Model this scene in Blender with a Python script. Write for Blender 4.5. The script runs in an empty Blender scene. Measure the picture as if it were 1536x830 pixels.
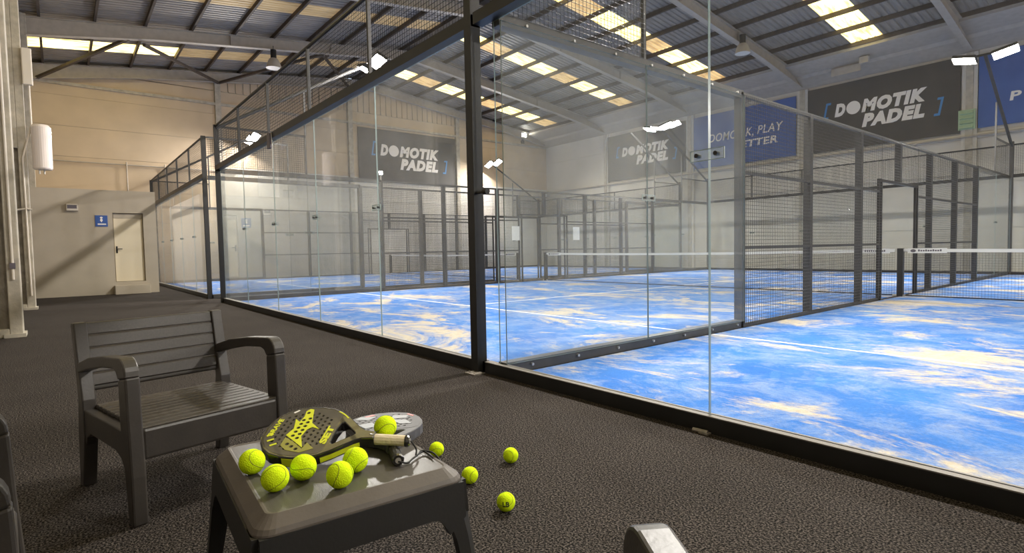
import bpy, bmesh, math, random
from mathutils import Vector, Matrix
random.seed(7)
S = bpy.context.scene
COL = S.collection

# ------------------------------------------------------------------ camera
cam_d = bpy.data.cameras.new('camera')
cam = bpy.data.objects.new('camera', cam_d)
COL.objects.link(cam)
RX = Vector((0.6301210758, 0.7762588954, -0.0192238662))
UY = Vector((-0.0254245250, 0.0453693730, 0.9986466910))
FW = Vector((-0.7760805521, 0.6287795697, -0.0483242118))
m = Matrix((RX, UY, -FW)).transposed().to_4x4()
m.translation = Vector((3.69789, -2.859352, 1.081866))
cam.matrix_world = m
cam_d.sensor_width = 36.0
cam_d.sensor_fit = 'HORIZONTAL'
cam_d.lens = 835.23 * 36.0 / 1536.0
cam_d.clip_start = 0.02
cam_d.clip_end = 200
S.camera = cam

# ------------------------------------------------------------------ world, exposure
LAMP = 1020.0           # radiance of a court floodlight lens
SKYL = 3.2             # radiance of a clean roof light
w = bpy.data.worlds.new('world')
S.world = w
w.use_nodes = True
w.node_tree.nodes['Background'].inputs[0].default_value = (0.75, 0.85, 1.0, 1)
w.node_tree.nodes['Background'].inputs[1].default_value = 1.0
S.view_settings.view_transform = 'Standard'
S.view_settings.look = 'None'
S.view_settings.exposure = 0.08
S.view_settings.gamma = 1.0
S.view_settings.use_curve_mapping = False
S.cycles.use_denoising = True
S.cycles.transparent_max_bounces = 40
S.cycles.max_bounces = 10
S.cycles.diffuse_bounces = 5
S.cycles.glossy_bounces = 5
S.cycles.caustics_reflective = False
S.cycles.caustics_refractive = False
S.cycles.sample_clamp_indirect = 6.0
S.cycles.use_light_tree = True

# ------------------------------------------------------------------ materials
def new_mat(name):
    mt = bpy.data.materials.new(name)
    mt.use_nodes = True
    return mt, mt.node_tree.nodes, mt.node_tree.links

def mat(name, col, rough=0.6, metal=0.0, var=0.0, vscale=6.0, bump=0.0, bscale=60.0, stretch=(1, 1, 1), spec=0.5, coat=0.0):
    mt, N, L = new_mat(name)
    b = N['Principled BSDF']
    b.inputs['Base Color'].default_value = (*col, 1)
    b.inputs['Roughness'].default_value = rough
    b.inputs['Metallic'].default_value = metal
    b.inputs['Specular IOR Level'].default_value = spec
    b.inputs['Coat Weight'].default_value = coat
    if var or bump:
        tc = N.new('ShaderNodeTexCoord')
        mp = N.new('ShaderNodeMapping')
        mp.inputs['Scale'].default_value = stretch
        L.new(tc.outputs['Object'], mp.inputs['Vector'])
    if var:
        n = N.new('ShaderNodeTexNoise')
        n.inputs['Scale'].default_value = vscale
        n.inputs['Detail'].default_value = 6
        L.new(mp.outputs[0], n.inputs['Vector'])
        r = N.new('ShaderNodeValToRGB')
        r.color_ramp.elements[0].position = 0.3
        r.color_ramp.elements[1].position = 0.7
        r.color_ramp.elements[0].color = (*[max(0, c * (1 - var)) for c in col], 1)
        r.color_ramp.elements[1].color = (*[min(1, c * (1 + var)) for c in col], 1)
        L.new(n.outputs['Fac'], r.inputs[0])
        L.new(r.outputs[0], b.inputs['Base Color'])
    if bump:
        n2 = N.new('ShaderNodeTexNoise')
        n2.inputs['Scale'].default_value = bscale
        n2.inputs['Detail'].default_value = 4
        L.new(mp.outputs[0], n2.inputs['Vector'])
        bp = N.new('ShaderNodeBump')
        bp.inputs['Strength'].default_value = bump
        bp.inputs['Distance'].default_value = 0.01
        L.new(n2.outputs['Fac'], bp.inputs['Height'])
        L.new(bp.outputs[0], b.inputs['Normal'])
    return mt

def emit(name, col, s):
    mt, N, L = new_mat(name)
    N.remove(N['Principled BSDF'])
    e = N.new('ShaderNodeEmission')
    e.inputs[0].default_value = (*col, 1)
    e.inputs[1].default_value = s
    L.new(e.outputs[0], N['Material Output'].inputs[0])
    return mt

def roof_light(name, col, s, tint):
    # translucent fibreglass sheet with daylight behind it, streaked by dirt
    mt, N, L = new_mat(name)
    b = N['Principled BSDF']
    b.inputs['Base Color'].default_value = (*tint, 1)
    b.inputs['Roughness'].default_value = 0.6
    tc = N.new('ShaderNodeTexCoord')
    mp = N.new('ShaderNodeMapping')
    mp.inputs['Scale'].default_value = (7, 1.2, 1)
    n = N.new('ShaderNodeTexNoise')
    n.inputs['Scale'].default_value = 1.3
    n.inputs['Detail'].default_value = 5
    L.new(tc.outputs['Object'], mp.inputs[0]); L.new(mp.outputs[0], n.inputs['Vector'])
    r = N.new('ShaderNodeValToRGB')
    r.color_ramp.elements[0].position = 0.32
    r.color_ramp.elements[1].position = 0.55
    r.color_ramp.elements[0].color = (col[0] * .45, col[1] * .36, col[2] * .2, 1)
    r.color_ramp.elements[1].color = (*col, 1)
    L.new(n.outputs['Fac'], r.inputs[0])
    L.new(r.outputs[0], b.inputs['Emission Color'])
    b.inputs['Emission Strength'].default_value = s
    return mt

def glass_mat(name, tint, base=0.035, dust=0.03):
    mt, N, L = new_mat(name)
    N.remove(N['Principled BSDF'])
    tr = N.new('ShaderNodeBsdfTransparent'); tr.inputs[0].default_value = (*tint, 1)
    gl = N.new('ShaderNodeBsdfGlossy'); gl.inputs['Roughness'].default_value = 0.0
    lw = N.new('ShaderNodeLayerWeight'); lw.inputs['Blend'].default_value = 0.5
    pw = N.new('ShaderNodeMath'); pw.operation = 'POWER'; pw.inputs[1].default_value = 5
    ma = N.new('ShaderNodeMath'); ma.operation = 'MULTIPLY_ADD'
    ma.inputs[1].default_value = 0.9; ma.inputs[2].default_value = base
    L.new(lw.outputs['Facing'], pw.inputs[0]); L.new(pw.outputs[0], ma.inputs[0])
    mx = N.new('ShaderNodeMixShader')
    L.new(ma.outputs[0], mx.inputs[0]); L.new(tr.outputs[0], mx.inputs[1]); L.new(gl.outputs[0], mx.inputs[2])
    # a film of dust on the pane
    df = N.new('ShaderNodeBsdfDiffuse'); df.inputs[0].default_value = (0.8, 0.82, 0.8, 1)
    tl = N.new('ShaderNodeBsdfTranslucent'); tl.inputs[0].default_value = (0.8, 0.82, 0.8, 1)
    dm = N.new('ShaderNodeMixShader'); dm.inputs[0].default_value = 0.5
    L.new(df.outputs[0], dm.inputs[1]); L.new(tl.outputs[0], dm.inputs[2])
    tc = N.new('ShaderNodeTexCoord')
    ns = N.new('ShaderNodeTexNoise'); ns.inputs['Scale'].default_value = 1.6; ns.inputs['Detail'].default_value = 5
    L.new(tc.outputs['Object'], ns.inputs['Vector'])
    mr = N.new('ShaderNodeMapRange')
    mr.inputs['From Min'].default_value = 0.3; mr.inputs['From Max'].default_value = 0.75
    mr.inputs['To Min'].default_value = dust * 0.5; mr.inputs['To Max'].default_value = dust * 1.6
    L.new(ns.outputs['Fac'], mr.inputs['Value'])
    m2 = N.new('ShaderNodeMixShader')
    L.new(mr.outputs[0], m2.inputs[0]); L.new(mx.outputs[0], m2.inputs[1]); L.new(dm.outputs[0], m2.inputs[2])
    L.new(m2.outputs[0], N['Material Output'].inputs[0])
    return mt

def turf_mat():
    mt, N, L = new_mat('blue_turf')
    b = N['Principled BSDF']
    b.inputs['Roughness'].default_value = 0.95
    b.inputs['Specular IOR Level'].default_value = 0.15
    g = N.new('ShaderNodeNewGeometry')
    def noise(scale, detail, stretch, dist=0.0, rough=0.55):
        mp = N.new('ShaderNodeMapping'); mp.inputs['Scale'].default_value = stretch
        L.new(g.outputs['Position'], mp.inputs[0])
        n = N.new('ShaderNodeTexNoise'); n.inputs['Scale'].default_value = scale
        n.inputs['Detail'].default_value = detail; n.inputs['Distortion'].default_value = dist
        n.inputs['Roughness'].default_value = rough
        L.new(mp.outputs[0], n.inputs['Vector'])
        return n.outputs['Fac']
    def ramp(f, p0, c0, p1, c1):
        r = N.new('ShaderNodeValToRGB'); r.color_ramp.elements[0].position = p0; r.color_ramp.elements[1].position = p1
        r.color_ramp.elements[0].color = (*c0, 1); r.color_ramp.elements[1].color = (*c1, 1)
        L.new(f, r.inputs[0]); return r.outputs[0]
    def mix(f, a, c):
        x = N.new('ShaderNodeMix'); x.data_type = 'RGBA'
        L.new(f, x.inputs['Factor']); L.new(a, x.inputs['A']); L.new(c, x.inputs['B']); return x.outputs['Result']
    blue = ramp(noise(0.9, 6, (1, 1, 1)), 0.3, (0.035, 0.16, 0.56), 0.7, (0.065, 0.235, 0.66))
    haze = ramp(noise(1.7, 14, (1, 1.2, 1), 0.4, 0.8), 0.45, (0, 0, 0), 0.67, (0.75, 0.75, 0.75))
    pale = ramp(noise(3, 4, (1, 1, 1)), 0.3, (0.34, 0.45, 0.62), 0.7, (0.50, 0.54, 0.58))
    c = mix(haze, blue, pale)
    sandf = ramp(noise(0.66, 14, (0.85, 1.4, 1), 0.6, 0.74), 0.51, (0, 0, 0), 0.585, (0.9, 0.9, 0.9))
    sand = ramp(noise(14, 5, (1, 1, 1)), 0.3, (0.58, 0.49, 0.34), 0.7, (0.70, 0.63, 0.49))
    c = mix(sandf, c, sand)
    fine = ramp(noise(55, 4, (1, 1, 1)), 0.35, (0.82, 0.82, 0.82), 0.7, (1, 1, 1))
    x = N.new('ShaderNodeMix'); x.data_type = 'RGBA'; x.blend_type = 'MULTIPLY'; x.inputs['Factor'].default_value = 1
    L.new(c, x.inputs['A']); L.new(fine, x.inputs['B'])
    L.new(x.outputs['Result'], b.inputs['Base Color'])
    bp = N.new('ShaderNodeBump'); bp.inputs['Strength'].default_value = 0.5; bp.inputs['Distance'].default_value = 0.01
    L.new(noise(120, 3, (1, 1, 1)), bp.inputs['Height']); L.new(bp.outputs[0], b.inputs['Normal'])
    return mt

def carpet_mat():
    mt, N, L = new_mat('black_carpet')
    b = N['Principled BSDF']
    b.inputs['Roughness'].default_value = 0.95
    b.inputs['Specular IOR Level'].default_value = 0.1
    g = N.new('ShaderNodeNewGeometry')
    n = N.new('ShaderNodeTexNoise'); n.inputs['Scale'].default_value = 120; n.inputs['Detail'].default_value = 2; n.inputs['Roughness'].default_value = 0.7
    L.new(g.outputs['Position'], n.inputs['Vector'])
    r = N.new('ShaderNodeValToRGB')
    r.color_ramp.elements[0].position = 0.44; r.color_ramp.elements[0].color = (0.0055, 0.0048, 0.0044, 1)
    r.color_ramp.elements[1].position = 0.66; r.color_ramp.elements[1].color = (0.185, 0.158, 0.142, 1)
    L.new(n.outputs['Fac'], r.inputs[0])
    n2 = N.new('ShaderNodeTexNoise'); n2.inputs['Scale'].default_value = 1.5; n2.inputs['Detail'].default_value = 4
    L.new(g.outputs['Position'], n2.inputs['Vector'])
    r2 = N.new('ShaderNodeValToRGB'); r2.color_ramp.elements[0].position = .3; r2.color_ramp.elements[1].position = .75
    r2.color_ramp.elements[0].color = (.8, .8, .8, 1)
    L.new(n2.outputs['Fac'], r2.inputs[0])
    x = N.new('ShaderNodeMix'); x.data_type = 'RGBA'; x.blend_type = 'MULTIPLY'; x.inputs['Factor'].default_value = 1
    L.new(r.outputs[0], x.inputs['A']); L.new(r2.outputs[0], x.inputs['B'])
    L.new(x.outputs['Result'], b.inputs['Base Color'])
    bp = N.new('ShaderNodeBump'); bp.inputs['Strength'].default_value = 0.9; bp.inputs['Distance'].default_value = 0.012
    L.new(n.outputs['Fac'], bp.inputs['Height']); L.new(bp.outputs[0], b.inputs['Normal'])
    return mt

M = dict(
    carpet=carpet_mat(), turf=turf_mat(),
    line=mat('line_white', (0.85, 0.87, 0.88), 0.8),
    black=mat('black_steel', (0.012, 0.0115, 0.011), 0.45, var=.2),
    grey=mat('grey_steel', (0.045, 0.044, 0.043), 0.5, var=.2),
    wire=mat('fence_wire', (0.04, 0.039, 0.037), 0.5),
    alu=mat('bare_aluminium', (0.55, 0.53, 0.50), 0.35, metal=0.6),
    glass=glass_mat('court_glass', (0.965, 0.975, 0.97), .035, .03),
    glass_clean=glass_mat('clean_glass', (0.975, 0.985, 0.98), .025, .004),
    glass_dusty=glass_mat('dusty_glass', (0.965, 0.98, 0.975), .04, .06),
    gedge=mat('glass_edge', (0.32, 0.40, 0.385), 0.25),
    clampglass=glass_mat('clamp_glass', (0.86, 0.90, 0.90), 0.08, 0.08),
    beige=mat('beige_wall', (0.60, 0.48, 0.34), 0.85, var=.06, vscale=1.2, bump=.1, bscale=40),
    white_wall=mat('white_wall', (0.66, 0.625, 0.56), 0.85, var=.06, vscale=1.2, bump=.1, bscale=40),
    cabin=mat('cabin_wall', (0.48, 0.42, 0.335), 0.8, var=.05, vscale=2, bump=.1),
    concrete=mat('rough_concrete', (0.27, 0.245, 0.21), 0.9, var=.25, vscale=7, bump=.5, bscale=30),
    conc_edge=mat('pale_concrete', (0.46, 0.42, 0.35), 0.85, var=.18, vscale=6, bump=.3, bscale=30),
    rafter=mat('grey_paint_steel', (0.44, 0.395, 0.335), 0.6, var=.08),
    purlin=mat('dark_purlin', (0.07, 0.052, 0.040), 0.7, var=.2),
    sheet=mat('roof_steel', (0.30, 0.27, 0.235), 0.55, metal=.0, var=.18, vscale=3, stretch=(4, .5, 1)),
    skyb=roof_light('rooflight_bright', (1.0, 0.84, 0.34), SKYL, (.7, .6, .3)),
    skyd=roof_light('rooflight_tan', (0.85, 0.58, 0.26), SKYL * .28, (.6, .45, .25)),
    skyx=roof_light('rooflight_dull', (0.75, 0.50, 0.24), SKYL * .08, (.5, .4, .22)),
    door=mat('cream_door', (0.80, 0.70, 0.52), 0.5),
    bdark=mat('banner_charcoal', (0.062, 0.057, 0.052), 0.7, var=.1, vscale=2),
    bblue=mat('banner_blue', (0.055, 0.12, 0.36), 0.7, var=.08, vscale=2),
    bwhite=mat('print_white', (0.88, 0.84, 0.80), 0.7),
    bline=mat('print_blue', (0.07, 0.24, 0.52), 0.7),
    sblue=mat('sign_blue', (0.035, 0.10, 0.36), 0.5),
    lens=emit('floodlight_lens', (1.0, 0.935, 0.875), LAMP),
    heater=mat('white_enamel', (0.82, 0.74, 0.70), 0.2, coat=.5),
    plastic=mat('white_plastic', (0.72, 0.66, 0.58), 0.5),
    green=mat('pale_green_paint', (0.42, 0.56, 0.38), 0.5),
    paper=mat('white_paper', (0.85, 0.85, 0.82), 0.8),
    resin=mat('charcoal_resin', (0.046, 0.039, 0.033), 0.38, var=.22, vscale=9, bump=.12, bscale=25, stretch=(1, 12, 12)),
    resin2=mat('charcoal_resin_smooth', (0.044, 0.038, 0.033), 0.40, var=.12, vscale=12, bump=.06, bscale=90),
    trim=mat('toplit_resin_rim', (0.098, 0.082, 0.068), 0.5, var=.1, vscale=14, bump=.05, bscale=120),  # table resin lightened and warmed, light from above painted into the rim
    apron=mat('shaded_resin', (0.014, 0.013, 0.012), 0.5, bump=.05, bscale=120),  # table resin darkened, shade on the unlit aprons and legs put into colour
    cap=mat('rail_cap_grey', (0.20, 0.185, 0.165), 0.55),
    ttop=mat('table_inset', (0.085, 0.078, 0.070), 0.33, var=.15, vscale=9, bump=.08, bscale=60, stretch=(10, 1, 10)),
    ball=mat('yellow_felt', (0.72, 1.0, 0.012), 0.95, var=.06, vscale=120, bump=.5, bscale=260, spec=.1),
    seam=mat('ball_seam', (0.24, 0.34, 0.005), 0.7),
    ink=mat('black_ink', (0.012, 0.02, 0.01), 0.6),
    rk=mat('racket_carbon', (0.060, 0.052, 0.044), 0.38, var=.1, vscale=40, coat=.15),
    rkrim=mat('racket_rim_black', (0.014, 0.013, 0.012), 0.25, coat=.5),
    rky=mat('racket_yellow', (0.62, 0.66, 0.02), 0.4),
    rkyd=mat('racket_olive', (0.27, 0.26, 0.05), 0.4),
    rk2=mat('racket_grey', (0.095, 0.095, 0.103), 0.5, var=.15, vscale=25),
    rk2l=mat('racket_pale_print', (0.36, 0.38, 0.42), 0.5),
    rk2r=mat('racket_red_print', (0.66, 0.13, 0.11), 0.4),
    rk2b=mat('racket_blue_edge', (0.32, 0.52, 0.60), 0.3, coat=.5),
    hole=mat('racket_hole', (0.01, 0.01, 0.01), 0.8),
    grip=mat('cream_overgrip', (0.72, 0.62, 0.45), 0.75, bump=.3, bscale=80),
    gripb=mat('black_grip', (0.018, 0.017, 0.016), 0.6, bump=.3, bscale=80),
    cord=mat('black_cord', (0.01, 0.01, 0.01), 0.7),
    net=mat('net_black', (0.014, 0.017, 0.024), 0.8),
    band=mat('net_band_white', (0.86, 0.86, 0.84), 0.7),
    plate=mat('galvanised_plate', (0.42, 0.38, 0.33), 0.45, metal=.5, var=.2, vscale=30),
    tag=mat('grey_violet_box', (0.13, 0.115, 0.14), 0.5),
    shade=mat('pendant_shade', (0.50, 0.45, 0.38), 0.5),
    inner=mat('pendant_inside', (0.75, 0.72, 0.64), 0.5),
)

# ------------------------------------------------------------------ mesh builder
class MB:
    def __init__(self):
        self.v = []; self.f = []; self.mi = []
    def add(self, vs, fs, mi=0):
        o = len(self.v)
        self.v += [tuple(p) for p in vs]
        self.f += [tuple(i + o for i in f) for f in fs]
        self.mi += [mi] * len(fs)
        return self
    def box(self, x0, x1, y0, y1, z0, z1, mi=0):
        vs = [(x, y, z) for z in (z0, z1) for y in (y0, y1) for x in (x0, x1)]
        return self.add(vs, [(0, 2, 3, 1), (4, 5, 7, 6), (0, 1, 5, 4), (2, 6, 7, 3), (0, 4, 6, 2), (1, 3, 7, 5)], mi)
    def bar(self, p, q, w, h=None, up=(0, 0, 1), mi=0, w2=None, h2=None):
        p, q = Vector(p), Vector(q)
        h = h or w; w2 = w2 or w; h2 = h2 or h
        d = (q - p).normalized(); u = Vector(up)
        if abs(d.dot(u)) > .99: u = Vector((0, 1, 0))
        s = d.cross(u).normalized(); u = s.cross(d)
        vs = []
        for c, a, b in ((p, w, h), (q, w2, h2)):
            vs += [c + s * (i * a / 2) + u * (j * b / 2) for i, j in ((-1, -1), (1, -1), (1, 1), (-1, 1))]
        return self.add(vs, [(3, 2, 1, 0), (4, 5, 6, 7), (0, 1, 5, 4), (1, 2, 6, 5), (2, 3, 7, 6), (3, 0, 4, 7)], mi)
    def tube(self, pts, r, n=8, mi=0, caps=True, radii=None):
        pts = [Vector(p) for p in pts]
        rings = []; prev = None
        for i, p in enumerate(pts):
            d = (pts[min(i + 1, len(pts) - 1)] - pts[max(i - 1, 0)]).normalized()
            u = Vector((0, 0, 1)) if abs(d.z) < .95 else Vector((1, 0, 0))
            if prev is not None: u = prev
            s = d.cross(u).normalized(); u = s.cross(d).normalized(); prev = u
            rr = radii[i] if radii else r
            rings.append([p + s * (math.cos(a) * rr) + u * (math.sin(a) * rr) for a in [2 * math.pi * k / n for k in range(n)]])
        vs = [q for rg in rings for q in rg]; fs = []
        for i in range(len(pts) - 1):
            for k in range(n):
                k2 = (k + 1) % n
                fs.append((i * n + k, i * n + k2, (i + 1) * n + k2, (i + 1) * n + k))
        if caps:
            fs.append(tuple(range(n - 1, -1, -1))); fs.append(tuple((len(pts) - 1) * n + k for k in range(n)))
        return self.add(vs, fs, mi)
    def prism(self, pts, fn, a, b, mi=0):
        # pts: outline in 2D (counter-clockwise or not), extruded from a to b by fn(u, v, t)
        n = len(pts)
        vs = [fn(u, v, a) for u, v in pts] + [fn(u, v, b) for u, v in pts]
        fs = [tuple(range(n)), tuple(range(2 * n - 1, n - 1, -1))]
        fs += [(i, i + n, (i + 1) % n + n, (i + 1) % n) for i in range(n)]
        return self.add(vs, fs, mi)
    def quad(self, a, b, c, d, mi=0):
        return self.add([a, b, c, d], [(0, 1, 2, 3)], mi)
    def build(self, name, m, parent=None, smooth=False, bevel=0.0, local=False, kind=None, label=None, seg=2):
        me = bpy.data.meshes.new(name)
        vs = self.v
        if parent is not None and not local:
            o = root_loc(parent)
            vs = [(x - o[0], y - o[1], z - o[2]) for x, y, z in vs]
        me.from_pydata(vs, [], self.f)
        ms = m if isinstance(m, (list, tuple)) else [m]
        for k in ms: me.materials.append(M[k] if isinstance(k, str) else k)
        if len(ms) > 1: me.polygons.foreach_set('material_index', self.mi)
        bm = bmesh.new(); bm.from_mesh(me)
        bmesh.ops.recalc_face_normals(bm, faces=bm.faces)
        bm.to_mesh(me); bm.free()
        if smooth: me.shade_smooth()
        ob = bpy.data.objects.new(name, me)
        COL.objects.link(ob)
        if parent is not None: ob.parent = parent
        if bevel:
            bv = ob.modifiers.new('bevel', 'BEVEL'); bv.width = bevel; bv.segments = seg; bv.limit_method = 'ANGLE'; bv.angle_limit = math.radians(35)
        if kind: ob['kind'] = kind
        if label: ob['label'] = label
        return ob

def root_loc(o):
    l = Vector((0, 0, 0))
    while o is not None:
        l += o.location; o = o.parent
    return l

def thing(name, label, cat, loc=(0, 0, 0), rotz=0.0, group=None, kind=None):
    o = bpy.data.objects.new(name, None)
    o.empty_display_size = .1
    COL.objects.link(o)
    o.location = loc; o.rotation_euler = (0, 0, rotz)
    if label: o['label'] = label
    if cat: o['category'] = cat
    if group: o['group'] = group
    if kind: o['kind'] = kind
    return o

def tag(o, label, cat=None, group=None, kind=None):
    o['label'] = label
    if cat: o['category'] = cat
    if group: o['group'] = group
    if kind: o['kind'] = kind
    return o

def curve_mesh(cu):
    ob = bpy.data.objects.new('tmp', cu)
    COL.objects.link(ob)
    dg = bpy.context.evaluated_depsgraph_get()
    me = bpy.data.meshes.new_from_object(ob.evaluated_get(dg))
    vs = [tuple(v.co) for v in me.vertices]; fs = [tuple(p.vertices) for p in me.polygons]
    bpy.data.objects.remove(ob); bpy.data.meshes.remove(me)
    return vs, fs

def text_mesh(body, size=1.0, bold=0.0, shear=0.0, depth=0.01, spacing=1.0):
    cu = bpy.data.curves.new('tmp', 'FONT')
    cu.body = body; cu.size = size; cu.offset = bold; cu.shear = shear; cu.extrude = depth / 2
    cu.space_character = spacing; cu.resolution_u = 3
    return curve_mesh(cu)

def fill_mesh(loops, depth, bevel=0.0):
    cu = bpy.data.curves.new('tmp', 'CURVE')
    cu.dimensions = '2D'; cu.fill_mode = 'BOTH'; cu.extrude = depth / 2 - bevel; cu.bevel_depth = bevel; cu.bevel_resolution = 1
    for lp in loops:
        sp = cu.splines.new('POLY'); sp.points.add(len(lp) - 1)
        for p, q in zip(sp.points, lp): p.co = (q[0], q[1], 0, 1)
        sp.use_cyclic_u = True
    return curve_mesh(cu)

def place(mb, vf, org, right, up, fit=None, mi=0):
    # put flat lettering on a plane; fit = (x0, x1, z0, z1) stretches it to that rectangle
    vs, fs = vf
    if fit:
        xs = [v[0] for v in vs]; ys = [v[1] for v in vs]
        ax, bx, ay, by = min(xs), max(xs), min(ys), max(ys)
        x0, x1, y0, y1 = fit
        vs = [(x0 + (v[0] - ax) / (bx - ax) * (x1 - x0), y0 + (v[1] - ay) / (by - ay) * (y1 - y0), v[2]) for v in vs]
    R, Uv, O = Vector(right), Vector(up), Vector(org)
    Nn = R.cross(Uv)
    mb.add([O + R * v[0] + Uv * v[1] + Nn * v[2] for v in vs], fs, mi)

# ------------------------------------------------------------------ setting: floor, turf
XA0, XA1 = -10.33, 0.0          # court beside the walkway in the photo's middle
XC0, XC1 = -21.80, -11.80       # court beyond it
XB0, XB1 = 0.0, 10.0            # court on the camera's right
XW, XE = -22.45, 11.0           # back wall, wall behind the right court
YL, YR = -3.95, 21.3            # left wall, right wall

floor = MB().box(XW - .2, XE + .2, YL - .2, YR + .2, -.2, 0).build('floor', 'carpet')
tag(floor, 'black looped carpet covering the walkway floor', kind='structure')

def court_floor(x0, x1, label):
    t = MB().box(x0 + .01, x1 - .01, .075, 19.99, 0.0005, .012).build('court_turf', 'turf')
    tag(t, label, kind='structure')
    xm = (x0 + x1) / 2
    for y in (3.22, 16.78):
        MB().box(x0 + .02, x1 - .02, y - .025, y + .025, .012, .0145).build('court_line', 'line', t)
    MB().box(xm - .025, xm + .025, 3.24, 16.76, .012, .0142).build('court_line', 'line', t)
court_floor(XA0, -.1, 'blue sanded turf of the middle court')
court_floor(XB0, XB1, 'blue turf with cream sand patches of the right court')
court_floor(XC0, XC1, 'blue turf of the far left court')

# ------------------------------------------------------------------ setting: walls
def panels(root, axis, k, spans, z0, z1, h, m_, proud):
    z = z0
    while z < z1 - .05:
        zt = min(z + h, z1)
        for a, b in spans:
            mb = MB()
            if axis == 'x': mb.box(min(k, k + proud), max(k, k + proud), a + .006, b - .006, z + .006, zt - .006)
            else: mb.box(a + .006, b - .006, min(k, k + proud), max(k, k + proud), z + .006, zt - .006)
            mb.build('wall_panel', m_, root)
        z = zt

wb = MB().box(XW - .2, XW, YL, YR, 0, 9.5).build('wall_back', 'conc_edge')
tag(wb, 'beige back wall of wide precast panels', kind='structure')
spansb = [(YL, 2.45), (2.7, 8.2), (8.5, 14.4), (14.7, YR)]
panels(wb, 'x', XW, spansb[1:], 0, 4.8, 1.2, 'white_wall', .03)
panels(wb, 'x', XW, spansb[:1], 0, 4.8, 1.2, 'beige', .03)
panels(wb, 'x', XW, spansb, 4.8, 7.0, 1.1, 'beige', .03)
panels(wb, 'x', XW, spansb, 7.45, 7.95, .5, 'beige', .03)
for a, b in spansb: MB().box(XW, XW + .03, a, b, 7.0, 7.45).build('wall_panel', 'beige', wb)
for y in (2.575, 8.35, 14.55):
    MB().box(XW, XW + .14, y - .11, y + .11, 0, 8.6).build('column', 'conc_edge', wb)
MB().box(XW, XW + .12, YL, YR, 7.36, 7.46).build('ledge', 'conc_edge', wb)
# ribbed gable cladding
for a, b in [(2.7, 8.2), (8.5, 14.4)]:
    y = a
    while y < b - .1:
        zt = 9.42 - .125 * abs(y + .15 - 9)
        mb = MB().box(XW, XW + .02, y + .03, min(y + .27, b), 7.97, zt)
        mb.box(XW, XW + .05, y, y + .05, 7.97, zt)
        mb.build('cladding_sheet', 'beige', wb)
        y += .3
for a, b in [(YL, 2.45), (14.7, YR)]:
    za, zb = 9.42 - .125 * abs(a - 9), 9.42 - .125 * abs(b - 9)
    MB().prism([(a, 7.97), (b, 7.97), (b, zb), (a, za)], lambda u, v, t: (t, u, v), XW, XW + .03).build('wall_panel', 'beige', wb)

wr = MB().box(XW, XE, YR, YR + .2, 0, 9).build('wall_right', 'white_wall')
tag(wr, 'whitish right wall of wide precast panels', kind='structure')
colx = [-17.45, -12.05, -6.75, -1.3, 4.05, 9.4]
bounds = [XW] + colx + [XE]
spr = [(bounds[i] + (.22 if i else 0), bounds[i + 1] - (.22 if i + 1 < len(bounds) - 1 else 0)) for i in range(len(bounds) - 1)]
panels(wr, 'y', YR, spr, 0, 4.5, 1.5, 'white_wall', -.03)
panels(wr, 'y', YR, spr, 4.72, 8.1, 1.69, 'white_wall', -.03)
for x in colx:
    MB().box(x - .21, x + .21, YR - .12, YR, 0, 7.4).build('column', 'white_wall', wr)
    MB().box(x - .10, x + .10, YR - .15, YR - .12, 0, 7.4).build('column_rib', 'conc_edge', wr)
MB().box(XW, XE, YR - .10, YR, 4.55, 4.70).build('ledge', 'white_wall', wr)
MB().tube([(XW, YR - .17, 4.60), (XE, YR - .17, 4.60)], .035).build('pipe', 'rafter', wr)
# concrete gutter along the eave
MB().prism([(19.62, 8.22), (19.62, 8.02), (19.72, 7.98), (20.5, 7.80), (20.6, 7.70), (YR, 7.42), (YR, 8.4), (19.8, 8.22)], lambda u, v, t: (t, u, v), XW, XE).build('gutter', 'rafter', wr)

wl = MB().box(XW, XE, YL - .2, YL, 0, 8.3).build('wall_left', 'concrete')
tag(wl, 'grey concrete left wall with precast columns', kind='structure')
for x in [-17.45, -12.05, -6.75, -1.3, 4.05, 9.4]:
    c = MB()
    c.box(x - .16, x + .16, -3.44, -3.30, 0, 8.0)          # inner flange
    c.box(x - .16, x + .16, YL, -3.82, 0, 8.0)             # outer flange
    c.box(x - .16, x + .16, -3.82, -3.44, 3.4, 8.0)        # solid head
    c.box(x - .16, x + .16, -3.82, -3.44, 0, .12)          # solid foot
    c.build('column', 'conc_edge', wl, bevel=.012)
    MB().box(x - .07, x + .07, -3.82, -3.44, .12, 3.4).build('column_web', 'concrete', wl)
    MB().box(x - .2, x + .2, -3.50, -3.27, 0, .05).build('column_foot', 'conc_edge', wl)
wf = MB().box(XE, XE + .2, YL, YR, 0, 9.7).build('wall_front', 'white_wall')
tag(wf, 'plain whitish wall closing the hall behind the right court', kind='structure')

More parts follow.
